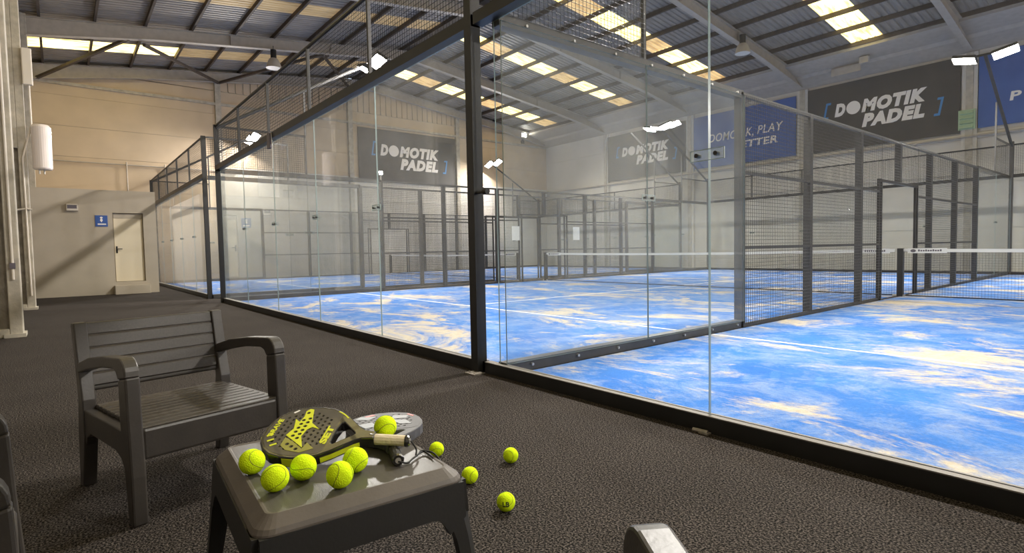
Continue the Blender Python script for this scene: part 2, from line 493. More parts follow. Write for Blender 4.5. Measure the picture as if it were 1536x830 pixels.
# ------------------------------------------------------------------ setting: roof
ceil = thing('ceiling', 'corrugated grey metal roof with skylight strips', None, kind='structure')
RZ, RS, RY = 9.6, .125, 9.0
def rz(y): return RZ - RS * abs(y - RY)
sky_x = [(-20.7, -19.65), (-15.1, -14.2), (-10.15, -9.25), (-4.38, -3.38), (1.0, 2.0), (6.4, 7.4)]
purl = [19.62 - 1.285 * k for k in range(8)] + [-3.04 + 1.285 * k for k in range(9)]
farl = sorted([19.62 - 1.285 * k for k in range(9)])
leftl = [-4.30 + 1.285 * k for k in range(11)]
def sheet(x0, x1, y0, y1, nm, m_):
    n = max(1, round((x1 - x0) / .2)); p = (x1 - x0) / n
    prof = []
    for i in range(n):
        a = x0 + i * p
        prof += [(a, 0), (a + p * .55, 0), (a + p * .68, .035), (a + p * .87, .035)]
    prof.append((x1, 0))
    vs = [(x, y0, rz(y0) + h) for x, h in prof] + [(x, y1, rz(y1) + h) for x, h in prof]
    k = len(prof)
    MB().add(vs, [(i, i + 1, i + 1 + k, i + k) for i in range(k - 1)]).build(nm, m_, ceil)
edges = [XW] + [e for s in sky_x for e in s] + [XE]
for i in range(0, len(edges), 2):
    a, b = edges[i], edges[i + 1]
    n = max(1, round((b - a) / 1.0))
    for j in range(n):
        q0, q1 = a + (b - a) * j / n, a + (b - a) * (j + 1) / n
        sheet(q0, q1, RY, 19.75, 'roof_sheet', 'sheet')
        sheet(q0, q1, YL - .1, RY, 'roof_sheet', 'sheet')
def skycell(x0, x1, y0, y1, m_):
    sheet(x0, x1, y0, y1, 'skylight', m_)
for si, (a, b) in enumerate(sky_x):
    prev = RY
    ys = [RY] + [y for y in farl if y > RY + .3] + [19.75]
    cells = list(zip(ys[:-1], ys[1:]))
    for j, (y0, y1) in enumerate(cells):
        k = len(cells) - 2 - j          # 0 = last cell by the eave
        tone = 'skyd' if k % 3 == 0 else 'skyb'
        if y1 - y0 < .3: tone = 'skyd'
        if si == 3 and k == 0: tone = 'skyb'
        skycell(a, b, y0, y1, tone)
    ys = [YL - .1] + [y for y in leftl if YL < y < RY - .2] + [RY]
    for j, (y0, y1) in enumerate(zip(ys[:-1], ys[1:])):
        tone = 'skyb' if (si == 0 and y1 < 1.2) else ('skyx' if si in (0, 1) else 'skyb')
        skycell(a, b, y0, y1, tone)
for y in farl + [yy for yy in leftl if yy > YL]:
    if abs(y - RY) < .2: continue
    MB().bar((XW, y, rz(y) - .075), (XE, y, rz(y) - .075), .065, .145).build('purlin', 'purlin', ceil)
MB().box(XW, XE, RY - .3, RY + .3, 9.50, 9.59).build('ridge_purlin', 'purlin', ceil)
raf_x = [-22.2, -17.35, -12.05, -6.75, -1.3, 4.05, 9.4]
for x in raf_x:
    d = .36
    mb = MB()
    for s, yw in ((-1, -3.35), (1, 20.95)):
        y0, y1 = RY, yw
        t0, t1 = rz(y0) - .15, rz(y1) - .15
        hy = yw - s * 3.2
        th = rz(hy) - .15
        low = t1 - d - .14
        mb.prism([(y0, t0), (hy, th), (y1, t1), (y1, low), (hy, th - d), (y0, t0 - d)], lambda u, v, t: (t, u, v), x - .012, x + .012)
        for p, q in (((y0, t0), (y1, t1)), ((y0, t0 - d), (hy, th - d)), ((hy, th - d), (y1, low))):
            mb.bar((x, p[0], p[1]), (x, q[0], q[1]), .20, .022)
    mb.build('rafter', 'rafter', ceil)
    if x > -22:
        for yy in (2.0, 5.5, 12.5, 16.0):
            MB().box(x - .09, x + .09, yy - .008, yy + .008, rz(yy) - .15 - d, rz(yy) - .15).build('stiffener', 'rafter', ceil)
for p, q in [((-22.2, -3.2, 7.45), (-17.4, -.9, 7.85)), ((-17.4, -.5, 7.75), (-22.2, 2.6, 8.25)), ((-22.2, 2.6, 8.25), (-17.4, 5.2, 8.6)), ((-17.4, 5.2, 8.6), (-22.2, 8.3, 9.0))]:
    MB().bar(p, q, .09, .09).build('brace', 'purlin', ceil)

# ------------------------------------------------------------------ changing-room cabin at the far left
XK = -16.2
cab = thing('wall_cabin', 'beige plastered cabin wall of the changing room', None, (XK, -.55, 0), kind='structure')
mb = MB()
H = 3.02
mb.box(XK - .2, XK, YL, -1.62, 0, H); mb.box(XK - .2, XK, -.88, -.55, 0, H)
mb.box(XK - .2, XK, -1.62, -.88, 2.37, H); mb.box(XK - .2, XK, -1.62, -.88, 0, .36)
mb.box(XW, XK - .2, -.75, -.55, 0, H); mb.box(XW, XK - .2, YL, -.75, H - .15, H)
mb.build('cabin_shell', 'cabin', cab)
MB().box(XK, XK + .30, -1.66, -.80, 0, .26).build('step', 'cabin', cab, bevel=.01)
d = thing('door_1', 'cream flush door in the beige cabin wall', None, (XK - .12, -.92, .36), kind='structure')
MB().box(XK - .17, XK - .12, -1.62, -.88, .36, 2.37).build('door_frame', 'cabin', d)
MB().box(XK - .13, XK - .085, -1.60, -.90, .37, 2.22).build('door_leaf', 'door', d)
MB().box(XK - .13, XK - .07, -1.60, -.90, 2.22, 2.36).build('transom', 'cabin', d)
mb = MB().box(XK - .085, XK - .075, -1.57, -1.53, 1.20, 1.40).tube([(XK - .08, -1.55, 1.32), (XK - .03, -1.55, 1.32), (XK - .03, -1.42, 1.32)], .012)
mb.build('handle', 'black', d)
sg = thing('wall_sign', 'small blue sign with a white figure on the cabin wall', 'sign', (XK, -1.885, 1.97))
MB().box(XK + .001, XK + .018, -2.03, -1.74, 1.97, 2.29).build('board', 'sblue', sg)
mb = MB()
mb.box(XK + .018, XK + .021, -1.975, -1.78, 2.02, 2.055)
mb.prism([(-1.885 + .035 * math.sin(k * math.pi / 4), 2.225 + .028 * math.cos(k * math.pi / 4)) for k in range(8)], lambda u, v, t: (t, u, v), XK + .018, XK + .021)
mb.prism([(-1.885, 2.09), (-1.85, 2.15), (-1.87, 2.195), (-1.90, 2.195), (-1.92, 2.15)], lambda u, v, t: (t, u, v), XK + .018, XK + .021)
mb.build('pictogram', 'bwhite', sg)
vn = thing('wall_lamp', 'small boxy wall lamp on the cabin wall left of the blue sign', 'lamp', (XK, -2.53, 2.38))
MB().box(XK + .001, XK + .11, -2.66, -2.40, 2.40, 2.59).build('housing', 'plastic', vn, bevel=.01)
MB().box(XK + .11, XK + .114, -2.64, -2.43, 2.46, 2.56).build('lens', 'tag', vn)
# low pipe with two uprights on the back wall behind the cabin
pp = thing('pipe_rail', 'thin grey pipe with two uprights on the beige back wall above the cabin', 'pipe', (-22.35, 0, 4.65))
MB().tube([(-22.36, -3.6, 4.62), (-22.36, 3.2, 4.62)], .025).build('pipe', 'rafter', pp)
for y in (-.71, .55): MB().tube([(-22.33, y, 3.02), (-22.33, y, 4.72)], .022).build('upright', 'rafter', pp)

# heater, electrical box and conduits on the columns
wh = thing('water_heater', 'white cylindrical water heater hung on the second concrete column', 'water heater', (-11.86, -3.05, 2.95))
cx, cy = -11.86, -3.05
MB().tube([(cx, cy, 2.97), (cx, cy, 3.0), (cx, cy, 3.86), (cx, cy, 3.91), (cx, cy, 3.93)], .17, 28, radii=[.15, .17, .17, .14, .05]).build('tank', 'heater', wh, bevel=.006)
for dy in (-.06, .02): MB().tube([(cx, cy + dy, 2.98), (cx, cy + dy, 2.88)], .015).build('pipe_stub', 'alu', wh)
eb = MB().box(-11.90, -11.80, -3.30, -3.13, 4.72, 5.48).build('electrical_box', 'plastic', bevel=.02)
tag(eb, 'tall white electrical box on the second column above the water heater', 'box')
cd = thing('conduit', 'pale conduit running up the second concrete column', 'conduit', (-11.88, -3.36, 0))
MB().tube([(-11.87, -3.36, .3), (-11.87, -3.37, 3.2), (-11.87, -3.2, 3.9), (-11.87, -3.2, 4.75)], .018).build('pipe', 'plastic', cd)
MB().tube([(-11.87, -3.55, 2.1), (-11.87, -3.36, 2.14), (-11.87, -3.27, 2.12)], .018).build('pipe_branch', 'plastic', cd)
cd = thing('conduit', 'pale conduit running up the first concrete column nearest the chairs', 'conduit', (-6.58, -3.33, 0))
MB().tube([(-6.57, -3.37, .8), (-6.57, -3.37, 7.2)], .016).build('pipe', 'plastic', cd)
MB().box(-6.59, -6.55, -3.40, -3.34, .95, 1.03).build('socket', 'tag', cd)

# ------------------------------------------------------------------ banners
def dark_banner(label, org, right, w_, h_):
    R = Vector(right); O = Vector(org); N_ = R.cross(Vector((0, 0, 1)))
    t = thing('banner', label, 'banner', org)
    mb = MB()
    vs = [O + R * a + Vector((0, 0, b)) + N_ * k for k in (.0, .035) for a, b in ((0, 0), (w_, 0), (w_, h_), (0, h_))]
    mb.add(vs, [(3, 2, 1, 0), (4, 5, 6, 7), (0, 1, 5, 4), (1, 2, 6, 5), (2, 3, 7, 6), (3, 0, 4, 7)]).build('board', 'bdark', t)
    O2 = O + N_ * .04
    u = w_ / 4.95
    lh = .50 * (h_ / 2.57 if h_ < 2.57 else 1) * (u if u > 1 else 1)
    z1 = h_ * .505; z2 = z1 - lh * 1.12
    sh = .22
    mb = MB()
    place(mb, text_mesh('D', 1, .068, sh, .01), O2, right, (0, 0, 1), (1.02 * u, 1.40 * u, z1, z1 + lh))
    cxx, czz, rr = 1.68 * u, z1 + lh * .5, lh * .50
    mb.prism([(cxx + rr * .98 * math.cos(k * math.pi / 14), czz + rr * math.sin(k * math.pi / 14)) for k in range(28)], lambda a, b, t_: tuple(O2 + R * a + Vector((0, 0, b)) + N_ * t_), -.004, .005)
    place(mb, text_mesh('MOTIK', 1, .068, sh, .01, 1.16), O2, right, (0, 0, 1), (1.96 * u, 4.02 * u, z1, z1 + lh))
    place(mb, text_mesh('PADEL', 1, .068, sh, .01, 1.16), O2, right, (0, 0, 1), (1.98 * u, 3.96 * u, z2, z2 + lh))
    mb.build('lettering', 'bwhite', t)
    def br(x, z, s):
        mb = MB()
        k = .11 * u; hh = lh * 1.25; sl = .11
        P = lambda a, b: (x + a + (b / hh) * sl, z + b)
        pts = [(0, 0), (s * k * 1.6, 0), (s * k * 1.6, .08), (s * k * .6, .08), (s * k * .6, hh - .08), (s * k * 1.6, hh - .08), (s * k * 1.6, hh), (0, hh)]
        mb.prism([P(*q) for q in pts], lambda a, b, t_: tuple(O2 + R * a + Vector((0, 0, b)) + N_ * t_), -.004, .005)
        mb.build('bracket_print', 'bline', t)
    br(.60 * u, z1 - lh * .05, 1); br(4.40 * u, z2 - lh * .05, -1)
    return t
YB = YR - .12
dark_banner('charcoal DOMOTIK PADEL banner on the right wall beside the green slatted box', (-6.52, YB, 4.76), (1, 0, 0), 4.97, 2.55)
dark_banner('charcoal DOMOTIK PADEL banner on the right wall seen through the corner glass', (-17.24, YB, 4.76), (1, 0, 0), 4.97, 2.45)
dark_banner('charcoal DOMOTIK PADEL banner on the beige back wall', (XW + .06, 8.72, 4.62), (0, 1, 0), 5.65, 2.62)
def blue_banner(label, x0, x1, z0, z1, texts):
    t = thing('banner', label, 'banner', (x0, YB, z0))
    MB().box(x0, x1, YB - .035, YB, z0, z1).build('board', 'bblue', t)
    for body, fit, bold, sh in texts:
        mb = MB()
        place(mb, text_mesh(body, 1, bold, sh, .01, 1.08), (0, YB - .04, 0), (1, 0, 0), (0, 0, 1), fit)
        mb.build('lettering', 'bwhite', t)
blue_banner('blue banner with white lettering between the two charcoal banners', -11.80, -7.0, 4.78, 7.22,
            [('DOMOTIK,', (-10.98, -8.82, 5.86, 6.30), .01, .2), ('PLAY', (-8.64, -7.52, 5.94, 6.30), .01, .2), ('BETTER', (-9.72, -7.74, 5.45, 5.76), .03, .1)])
blue_banner('blue banner at the picture edge behind the right floodlight pole', -1.06, 3.8, 4.84, 7.25,
            [('P', (-.27, .02, 5.57, 5.86), .03, .1)])
gb = thing('louvre_box', 'pale green slatted box on the right wall column', 'box', (-1.35, YR - .16, 4.85))
MB().box(-1.58, -1.12, YR - .20, YR - .15, 4.84, 5.50).build('backplate', 'green', gb)
for z in (4.86, 5.02, 5.18, 5.34):
    MB().prism([(-.20, z), (-.29, z + .02), (-.26, z + .08), (-.20, z + .10)], lambda u, v, t: (t, YR + u, v), -1.53, -1.17).build('slat', 'green', gb)
pn = MB().prism([(20.40, 7.72), (20.40, 7.45), (20.46, 7.45), (20.46, 7.72)], lambda u, v, t: (t, u, v), -5.35, -4.35).build('wall_plate', 'rafter')
tag(pn, 'pale blank plate hung under the eave gutter above the charcoal banner', 'plate')
sp = MB().box(-4.28, -3.98, 20.05, 20.2, 7.60, 7.84).build('speaker_box', 'rafter', bevel=.02)
tag(sp, 'small white box under the eave gutter beside the blank plate', 'box')
for y0, lab in ((8.53, 'white paper notice tied to the fence left of the doorway by the far net post'), (11.33, 'white paper notice tied to the fence right of the doorway by the far net post')):
    nt = MB().box(XA0 + .005, XA0 + .012, y0, y0 + .32, 1.38, 1.84).build('notice', 'paper')
    tag(nt, lab, 'notice', 'notices beside the far doorway')

# ------------------------------------------------------------------ padel court enclosures
def wire_grid(mb, org, e1, e2, w_, h_, p, r, diag=None):
    O, A, B = Vector(org), Vector(e1), Vector(e2)
    n = max(1, round(w_ / p)); k = max(1, round(h_ / p))
    N_ = A.cross(B)
    def wire(a, b, s):
        vs = [a + s * r + N_ * 0, a - s * r, b + s * r, b - s * r]
        t = N_ * r * 1.2
        mb.add([a - s * r, a + s * r, b + s * r, b - s * r, a + t, b + t], [(0, 1, 2, 3), (0, 4, 5, 3), (1, 4, 5, 2)])
    for i in range(n + 1):
        a = O + A * (w_ * i / n); wire(a, a + B * h_, A)
    for j in range(k + 1):
        b = O + B * (h_ * j / k); wire(b, b + A * w_, B)

def mesh_panel(root, org, e1, w_, h_):
    mb = MB(); wire_grid(mb, org, e1, (0, 0, 1), w_, h_, .05, .0029)
    mb.build('mesh_panel', 'wire', root, kind='stuff')

def pane(root, x0, x1, y0, y1, z0, z1, g='glass'):
    # front and back faces clear glass, the narrow rims polished edge
    mb = MB()
    vs = [(x, y, z) for z in (z0, z1) for y in (y0, y1) for x in (x0, x1)]
    fs = [(0, 2, 3, 1), (4, 5, 7, 6), (0, 1, 5, 4), (2, 6, 7, 3), (0, 4, 6, 2), (1, 3, 7, 5)]
    thin_x = (x1 - x0) < (y1 - y0)
    for i, f in enumerate(fs):
        big = (i in (4, 5)) if thin_x else (i in (2, 3))
        mb.add([vs[k] for k in f], [(0, 1, 2, 3)], 0 if big else 1)
    return mb.build('glass_pane', [g, 'gedge'], root)

def clamp(root, c, e, n):
    # clear plate bolted across a joint
    C, E_, N_ = Vector(c), Vector(e), Vector(n)
    mb = MB()
    mb.bar(C - E_ * .105 + N_ * .018, C + E_ * .105 + N_ * .018, .008, .062, (0, 0, 1), 0)
    ob = mb.build('clamp_plate', ['clampglass'], root)
    fr = MB()
    for s in (-1, 1):
        fr.bar(C - E_ * .107 + N_ * .019 + Vector((0, 0, s * .031)), C + E_ * .107 + N_ * .019 + Vector((0, 0, s * .031)), .008, .004)
        fr.bar(C + E_ * (s * .106) + N_ * .019 + Vector((0, 0, -.03)), C + E_ * (s * .106) + N_ * .019 + Vector((0, 0, .03)), .004, .008)
    fr.build('plate_rim', 'gedge', ob)
    for s in (-1, 1):
        MB().tube([C + E_ * (s * .06), C + E_ * (s * .06) + N_ * .036], .013, 10).build('bolt', 'black', ob)

def front_wall(name, x0, x1, n, label, ends, y=0.0, out=-1, base0=None, base1=None, g='glass', upper=True):
    # end wall of a court: glass to 3 m, wire mesh to 4 m. out: which way the outside is
    t = thing('glass_wall', label, 'glass wall', ((x0 + x1) / 2, y, 0))
    b0, b1 = (x0 if base0 is None else base0), (x1 if base1 is None else base1)
    ya, yb = (y, y + .075) if out < 0 else (y - .075, y)
    MB().box(b0, b1, ya + .004, yb, 0, .094).build('base_rail', 'black', t)
    MB().box(b0, b1, ya, yb, .094, .10).build('rail_cap', 'cap', t)
    w_ = (x1 - x0) / n
    for i in range(n):
        pane(t, x0 + i * w_ + .004, x0 + (i + 1) * w_ - .004, y + .045, y + .057, .10, 2.995, g)
        if i: clamp(t, (x0 + i * w_, y + .045, 1.60), (1, 0, 0), (0, -1, 0))
    MB().box(b0, b1, y - .045, y + .055, 3.0, 3.10).build('top_beam', 'black', t)
    if upper:
        MB().tube([(b0, y, 4.0), (b1, y, 4.0)], .025, 8).build('top_rail', 'black', t)
        for i in range(n):
            mesh_panel(t, (x0 + i * w_, y + .02, 3.10), (1, 0, 0), w_, .9)
            if i: MB().box(x0 + i * w_ - .02, x0 + i * w_ + .02, y - .02, y + .02, 3.1, 4.0).build('upper_post', 'grey', t)
    for xa, xb, zt in ends:
        MB().box(xa, xb, y - .05, y + .05, 0, zt).build('post', 'black', t)
    return t

fa = front_wall('a', XA0, -.35, 5, 'long glass end wall of the middle court along the black walkway', [(-.37, -.27, 4.05), (XA0 - .03, XA0 + .02, 4.02)], base0=XA0 - .04, base1=-.27)
mb = MB().box(-.345, -.205, -.14, -.03, .001, .012)
for dx in (-.315, -.24): mb.tube([(dx, -.11, .012), (dx, -.11, .022)], .009, 8)
mb.build('anchor_plate', 'plate', fa)
MB().tube([(-.28, -.02, 1.58), (-.14, -.03, 1.58)], .014, 10).tube([(-.15, -.03, 1.58), (-.10, -.03, 1.58)], .026, 12).build('door_stop', 'black', fa)
tg = thing('junction_box', 'small grey violet box clipped under the mesh of the middle glass wall', 'box', (-6.1, -.07, 2.9))
MB().box(-6.18, -6.02, -.085, -.045, 2.84, 3.10).build('housing', 'tag', tg, bevel=.006)
MB().tube([(-6.0, -.06, 3.09), (-5.98, -.055, 2.8), (-5.99, -.06, 2.5)], .006, 6).build('cable', 'plastic', tg)
fb = front_wall('b', -.08, 9.92, 5, 'glass end wall of the right court nearest the camera', [], base0=-.24, base1=XB1, g='glass_clean')
mb = MB().tube([(1.86, -.03, .012), (1.95, -.02, .012)], .012, 8).box(1.90, 1.96, -.04, -.001, .001, .010)
mb.build('anchor_bolt', 'plate', fb)
fc = front_wall('c', XC0, XC1, 5, 'glass end wall of the far left court beside the cabin', [(XC1 - .02, XC1 + .03, 3.0), (XC1 - .09, XC1 + .06, 4.0) if False else (XC1 - .03, XC1 + .04, 4.02), (XC0 - .04, XC0 + .03, 4.02)])
front_wall('a2', XA0, -.1, 5, 'far glass end wall of the middle court before the right wall', [], y=20.0, out=1)
front_wall('b2', .05, 10.0, 5, 'far glass end wall of the right court before the right wall', [], y=20.0, out=1)
front_wall('c2', XC0, XC1, 5, 'far glass end wall of the far left court before the right wall', [], y=20.0, out=1)

def side_fence(X, s, label, bolts=False, detail=True, upper_front=True):
    # X: plane of glass and mesh, s: side on which the steel stands
    t = thing('side_fence', label, 'fence', (X, 10, 0))
    a, b = sorted((X + s * .01, X + s * .11)); c0, c1 = sorted((X + s * .012, X + s * .052))
    for ys in ((.06, 2.0, 4.0), (16.0, 18.0, 19.95)):
        for i in range(2):
            pane(t, X - .006, X + .006, ys[i] + .004, ys[i + 1] - .004, .10, 2.985, 'glass_dusty' if (bolts and ys[0] < 10) else 'glass')
        clamp(t, (X, ys[1], 1.60), (0, 1, 0), (-s, 0, 0))
        MB().box(a, b, ys[0], ys[2], 0.012, .112).build('base_rail', 'grey', t)
        MB().box(a, b, ys[0], ys[2], 2.95, 3.05).build('top_beam', 'grey', t)
        yt0, yt1 = (ys[0], ys[1]) if ys[0] < 10 else (ys[1], ys[2])
        mesh_panel(t, (X, yt0, 3.05), (0, 1, 0), yt1 - yt0, .95)
        MB().box(c0, c1, yt0, yt1, 3.97, 4.01).build('top_rail', 'grey', t)
        yp = ys[1]
        MB().box(c0, c1, yp - .02, yp + .02, 3.05, 4.01 if ys[0] < 10 else 5.0).build('upper_post', 'grey', t)
    if bolts:
        for i in range(7):
            y = .35 + i * .58
            for z in (.065, 3.0):
                MB().tube([(X + s * .01, y, z), (X - s * .012, y, z)], .013, 8).build('bolt', 'alu', t)
    for y in (4, 6, 8, 12, 14, 16):
        MB().box(a, b, y - .05, y + .05, .012, 3.03).build('post', 'grey', t)
    MB().box(a, b, 9.95, 10.05, 2.24, 3.03).build('post', 'grey', t)
    MB().box(X - .045, X + .045, 19.95, 20.05, 0, 4.1).build('corner_post', 'grey', t)
    MB().box(c0, c1, 4, 16, 2.98, 3.03).build('top_rail', 'grey', t)
    for y0, y1 in ((4.05, 8.88), (11.04, 15.95)):
        MB().box(c0, c1, y0, y1, .012, .062).build('base_rail', 'grey', t)
        for z in (1.05, 2.02):
            MB().box(c0, c1, y0, y1, z - .02, z + .02).build('cross_rail', 'grey', t)
    for y0, y1 in ((4.05, 5.95), (6.05, 7.95), (8.05, 8.88), (11.04, 11.95), (12.05, 13.95), (14.05, 15.95)):
        mesh_panel(t, (X, y0 - .04, .05), (0, 1, 0), y1 - y0 + .08, 2.95)
    mesh_panel(t, (X, 8.9, 2.24), (0, 1, 0), 2.12, .76)
    # door opening at the net
    for y in (8.86, 8.98, 10.94, 11.06):
        MB().box(c0, c1, y - .022, y + .022, .012, 2.24).build('door_jamb', 'black', t)
    MB().box(c0, c1, 8.84, 11.08, 2.20, 2.25).build('lintel', 'black', t)
    return t

side_fence(0.0, -1, 'glass and mesh fence dividing the middle and right courts', bolts=True)
side_fence(XA0, -1, 'glass and mesh fence closing the far side of the middle court')
side_fence(XC1, 1, 'glass and mesh fence of the far left court facing the middle court')
side_fence(XC0, -1, 'glass and mesh fence of the far left court along the beige back wall')

# ------------------------------------------------------------------ nets
def net(x0, x1, label, left_post=True, right_post=True, logo=()):
    t = thing('padel_net', label, 'net', ((x0 + x1) / 2, 10, 0))
    n = 24
    def top(x):
        u = (x - x0) / (x1 - x0); return .92 - .04 * (1 - (2 * u - 1) ** 2)
    xs = [x0 + .05 + (x1 - x0 - .1) * i / n for i in range(n + 1)]
    mb = MB(); hw = 3
    k = round((x1 - x0) / .045)
    for i in range(k + 1):
        x = x0 + .05 + (x1 - x0 - .1) * i / k
        mb.add([(x - .0014, 10, .03), (x + .0014, 10, .03), (x + .0014, 10, top(x)), (x - .0014, 10, top(x))], [(0, 1, 2, 3)])
    for j in range(20):
        f = j / 19
        for i in range(n):
            za, zb = .03 + (top(xs[i]) - .03) * f, .03 + (top(xs[i + 1]) - .03) * f
            mb.add([(xs[i], 10, za - .0014), (xs[i + 1], 10, zb - .0014), (xs[i + 1], 10, zb + .0014), (xs[i], 10, za + .0014)], [(0, 1, 2, 3)])
    mb.build('net_mesh', 'net', t, kind='stuff')
    mb = MB()
    for i in range(n):
        za, zb = top(xs[i]), top(xs[i + 1])
        mb.add([(xs[i], 9.99, za - .03), (xs[i + 1], 9.99, zb - .03), (xs[i + 1], 9.99, zb + .03), (xs[i], 9.99, za + .03),
                (xs[i], 10.01, za - .03), (xs[i + 1], 10.01, zb - .03), (xs[i + 1], 10.01, zb + .03), (xs[i], 10.01, za + .03)],
               [(0, 1, 2, 3), (7, 6, 5, 4), (3, 2, 6, 7), (0, 4, 5, 1)])
    mb.build('net_band', 'band', t)
    mb = MB(); mb.bar((x0 + .05, 10, .035), (x1 - .05, 10, .035), .012, .022); mb.build('bottom_cord', 'net', t)
    for lx in logo:
        mb = MB().box(lx, lx + .62, 9.982, 9.990, .862, .955); lab = mb.build('band_label', 'band', t)
        mb = MB()
        mb.prism([(lx + .09 + .045 * math.cos(q * math.pi / 6), .91 + .03 * math.sin(q * math.pi / 6)) for q in range(12)], lambda u, v, tt: (u, tt, v), 9.979, 9.982)
        for q in range(10):
            mb.box(lx + .17 + q * .038, lx + .197 + q * .038, 9.979, 9.982, .895, .895 + (.03 if q % 3 else .038))
        mb.build('band_print', 'tag', lab)
    for f, x in ((left_post, x0), (right_post, x1)):
        if f:
            MB().box(x - .05, x + .05, 9.95, 10.05, .012, .96).build('net_post', 'black', t, bevel=.005)
            for s in (-1, 1): MB().box(x - .05 + s * .075, x + .05 + s * .035, 9.97, 10.03, .012, .05).build('post_foot', 'alu', t)
            MB().bar((x, 10, .90), (x + (.12 if x == x0 else -.12), 10, .90), .02, .012).build('strap', 'black', t)
net(0, 10, 'white banded net of the right court with its black post', True, True, (.12,))
net(XA0, -.05, 'white banded net across the middle court', True, False, (-.80, XA0 + .12))
net(XC0, XC1, 'white banded net across the far left court', True, True, (XC1 - .72,))

# ------------------------------------------------------------------ floodlights
def flood(x, yb, s, label, heads=(-.42, .42), lean=None):
    # leaning pole from the corner post at yb, reaching over the court along s
    t = thing('floodlight_pole', label, 'floodlight', (x, yb, 4.0))
    top_ = Vector((x, yb + s * 3.6, 6.0))
    MB().tube([(x, yb, 3.95), top_], .04, 10).build('leaning_tube', 'grey', t)
    if yb < 10: MB().box(x - .02, x + .02, yb + s * 2 - .02, yb + s * 2 + .02, 4.0, 5.06).build('support_post', 'grey', t)
    if heads: MB().bar(top_ + Vector((heads[0] - .13, 0, 0)), top_ + Vector((heads[1] + .13, 0, 0)), .05).build('crossbar', 'grey', t)
    for dx in heads:
        c = top_ + Vector((dx, s * .05, -.04))
        tx = (.25 if dx > 0 else -.25) if lean is None else lean
        mb = MB(); B = Matrix.Rotation(-.40 if s < 0 else -.40, 3, 'X') @ Matrix.Rotation(-tx, 3, 'Y')
        def P(a, b, h): return tuple(c + B @ Vector((a, b, h)))
        vs = [P(a, b, h) for h in (-.04, .05) for b in (-.15, .15) for a in (-.26, .26)]
        mb.add(vs, [(4, 5, 7, 6), (0, 1, 5, 4), (2, 6, 7, 3), (0, 4, 6, 2), (1, 3, 7, 5)])
        h = mb.build('lamp_head', 'grey', t)
        MB().quad(P(-.24, -.13, -.041), P(-.24, .13, -.041), P(.24, .13, -.041), P(.24, -.13, -.041)).build('lamp_lens', 'lens', h)
flood(0, 20, -1, 'floodlight pole at the far end of the dividing fence')
flood(XA0, 20, -1, 'floodlight pole at the far corner of the middle court')
flood(XC1, 20, -1, 'floodlight pole at the far corner of the left court beside the middle court', ())
flood(XC0, 20, -1, 'floodlight pole in the far corner by the beige back wall', (-.05, .7), .55)
flood(XA0, 0, 1, 'floodlight pole leaning in above the walkway end of the middle court', (-.02, .7))
flood(XC0, 0, 1, 'floodlight pole of the left court beyond the cabin', (-.05, .7), .55)
flood(0, 0, 1, 'floodlight pole above the black corner post nearest the camera')
flood(10, 20, -1, 'floodlight pole at the outer far corner of the right court')
flood(10, 0, 1, 'floodlight pole at the outer near corner of the right court')
ps = thing('small_floodlight', 'small floodlight on a fence post top before the back wall banner', 'floodlight', (XA0 - .06, 4.02, 3.03))
MB().tube([(XA0 - .06, 4.02, 3.03), (XA0 - .06, 4.02, 3.18)], .02).build('bracket', 'alu', ps)
mb = MB().box(XA0 - .13, XA0 + .01, 3.93, 4.05, 3.17, 3.28).build('housing', 'grey', ps)
MB().quad((XA0 + .011, 3.94, 3.18), (XA0 + .011, 4.04, 3.18), (XA0 + .011, 4.04, 3.27), (XA0 + .011, 3.94, 3.27)).build('lens', emit('small_lens', (1, .96, .88), 60), ps)
ws = thing('small_floodlight', 'small floodlight high on the beige back wall near the right corner', 'floodlight', (XW + .15, 19.2, 7.7))
MB().box(XW + .03, XW + .12, 19.2, 19.4, 7.5, 7.7).build('bracket', 'grey', ws)
MB().box(XW + .10, XW + .28, 19.05, 19.45, 7.85, 8.1).build('housing', 'grey', ws)
MB().box(XW + .03, XW + .12, 19.28, 19.34, 7.7, 7.95).build('arm', 'grey', ws)
MB().quad((XW + .285, 19.08, 7.87), (XW + .285, 19.42, 7.87), (XW + .285, 19.42, 8.08), (XW + .285, 19.08, 8.08)).build('lens', emit('wall_lens', (1, .96, .88), 60), ws)

def pendant(x, y, ztop, zb, r, label):
    t = thing('pendant_lamp', label, 'lamp', (x, y, zb))
    MB().tube([(x, y, ztop), (x, y, zb + .62)], .012, 6).build('cord', 'black', t)
    MB().tube([(x, y, zb + .64), (x, y, zb + .34)], .10, 12).build('gear_box', 'black', t)
    n = 20; prof = [(.34, .12), (.28, .17), (.15, .22), (0, r)]
    vs = []; fs = []
    for z, q in prof:
        vs += [(x + q * math.cos(2 * math.pi * k / n), y + q * math.sin(2 * math.pi * k / n), zb + z) for k in range(n)]
    for i in range(3):
        fs += [(i * n + k, i * n + (k + 1) % n, (i + 1) * n + (k + 1) % n, (i + 1) * n + k) for k in range(n)]
    MB().add(vs, fs).build('shade', 'shade', t, smooth=True)
    MB().add([(x + r * .97 * math.cos(2 * math.pi * k / n), y + r * .97 * math.sin(2 * math.pi * k / n), zb + .01) for k in range(n)], [tuple(range(n))]).build('cover', 'inner', t)
pendant(-17.0, 3.3, 8.4, 7.62, .27, 'unlit bell pendant hanging from the rafter above the cabin end')
pendant(-6.45, 15.85, 8.4, 7.72, .26, 'unlit bell pendant hanging from the rafter above the charcoal banner')

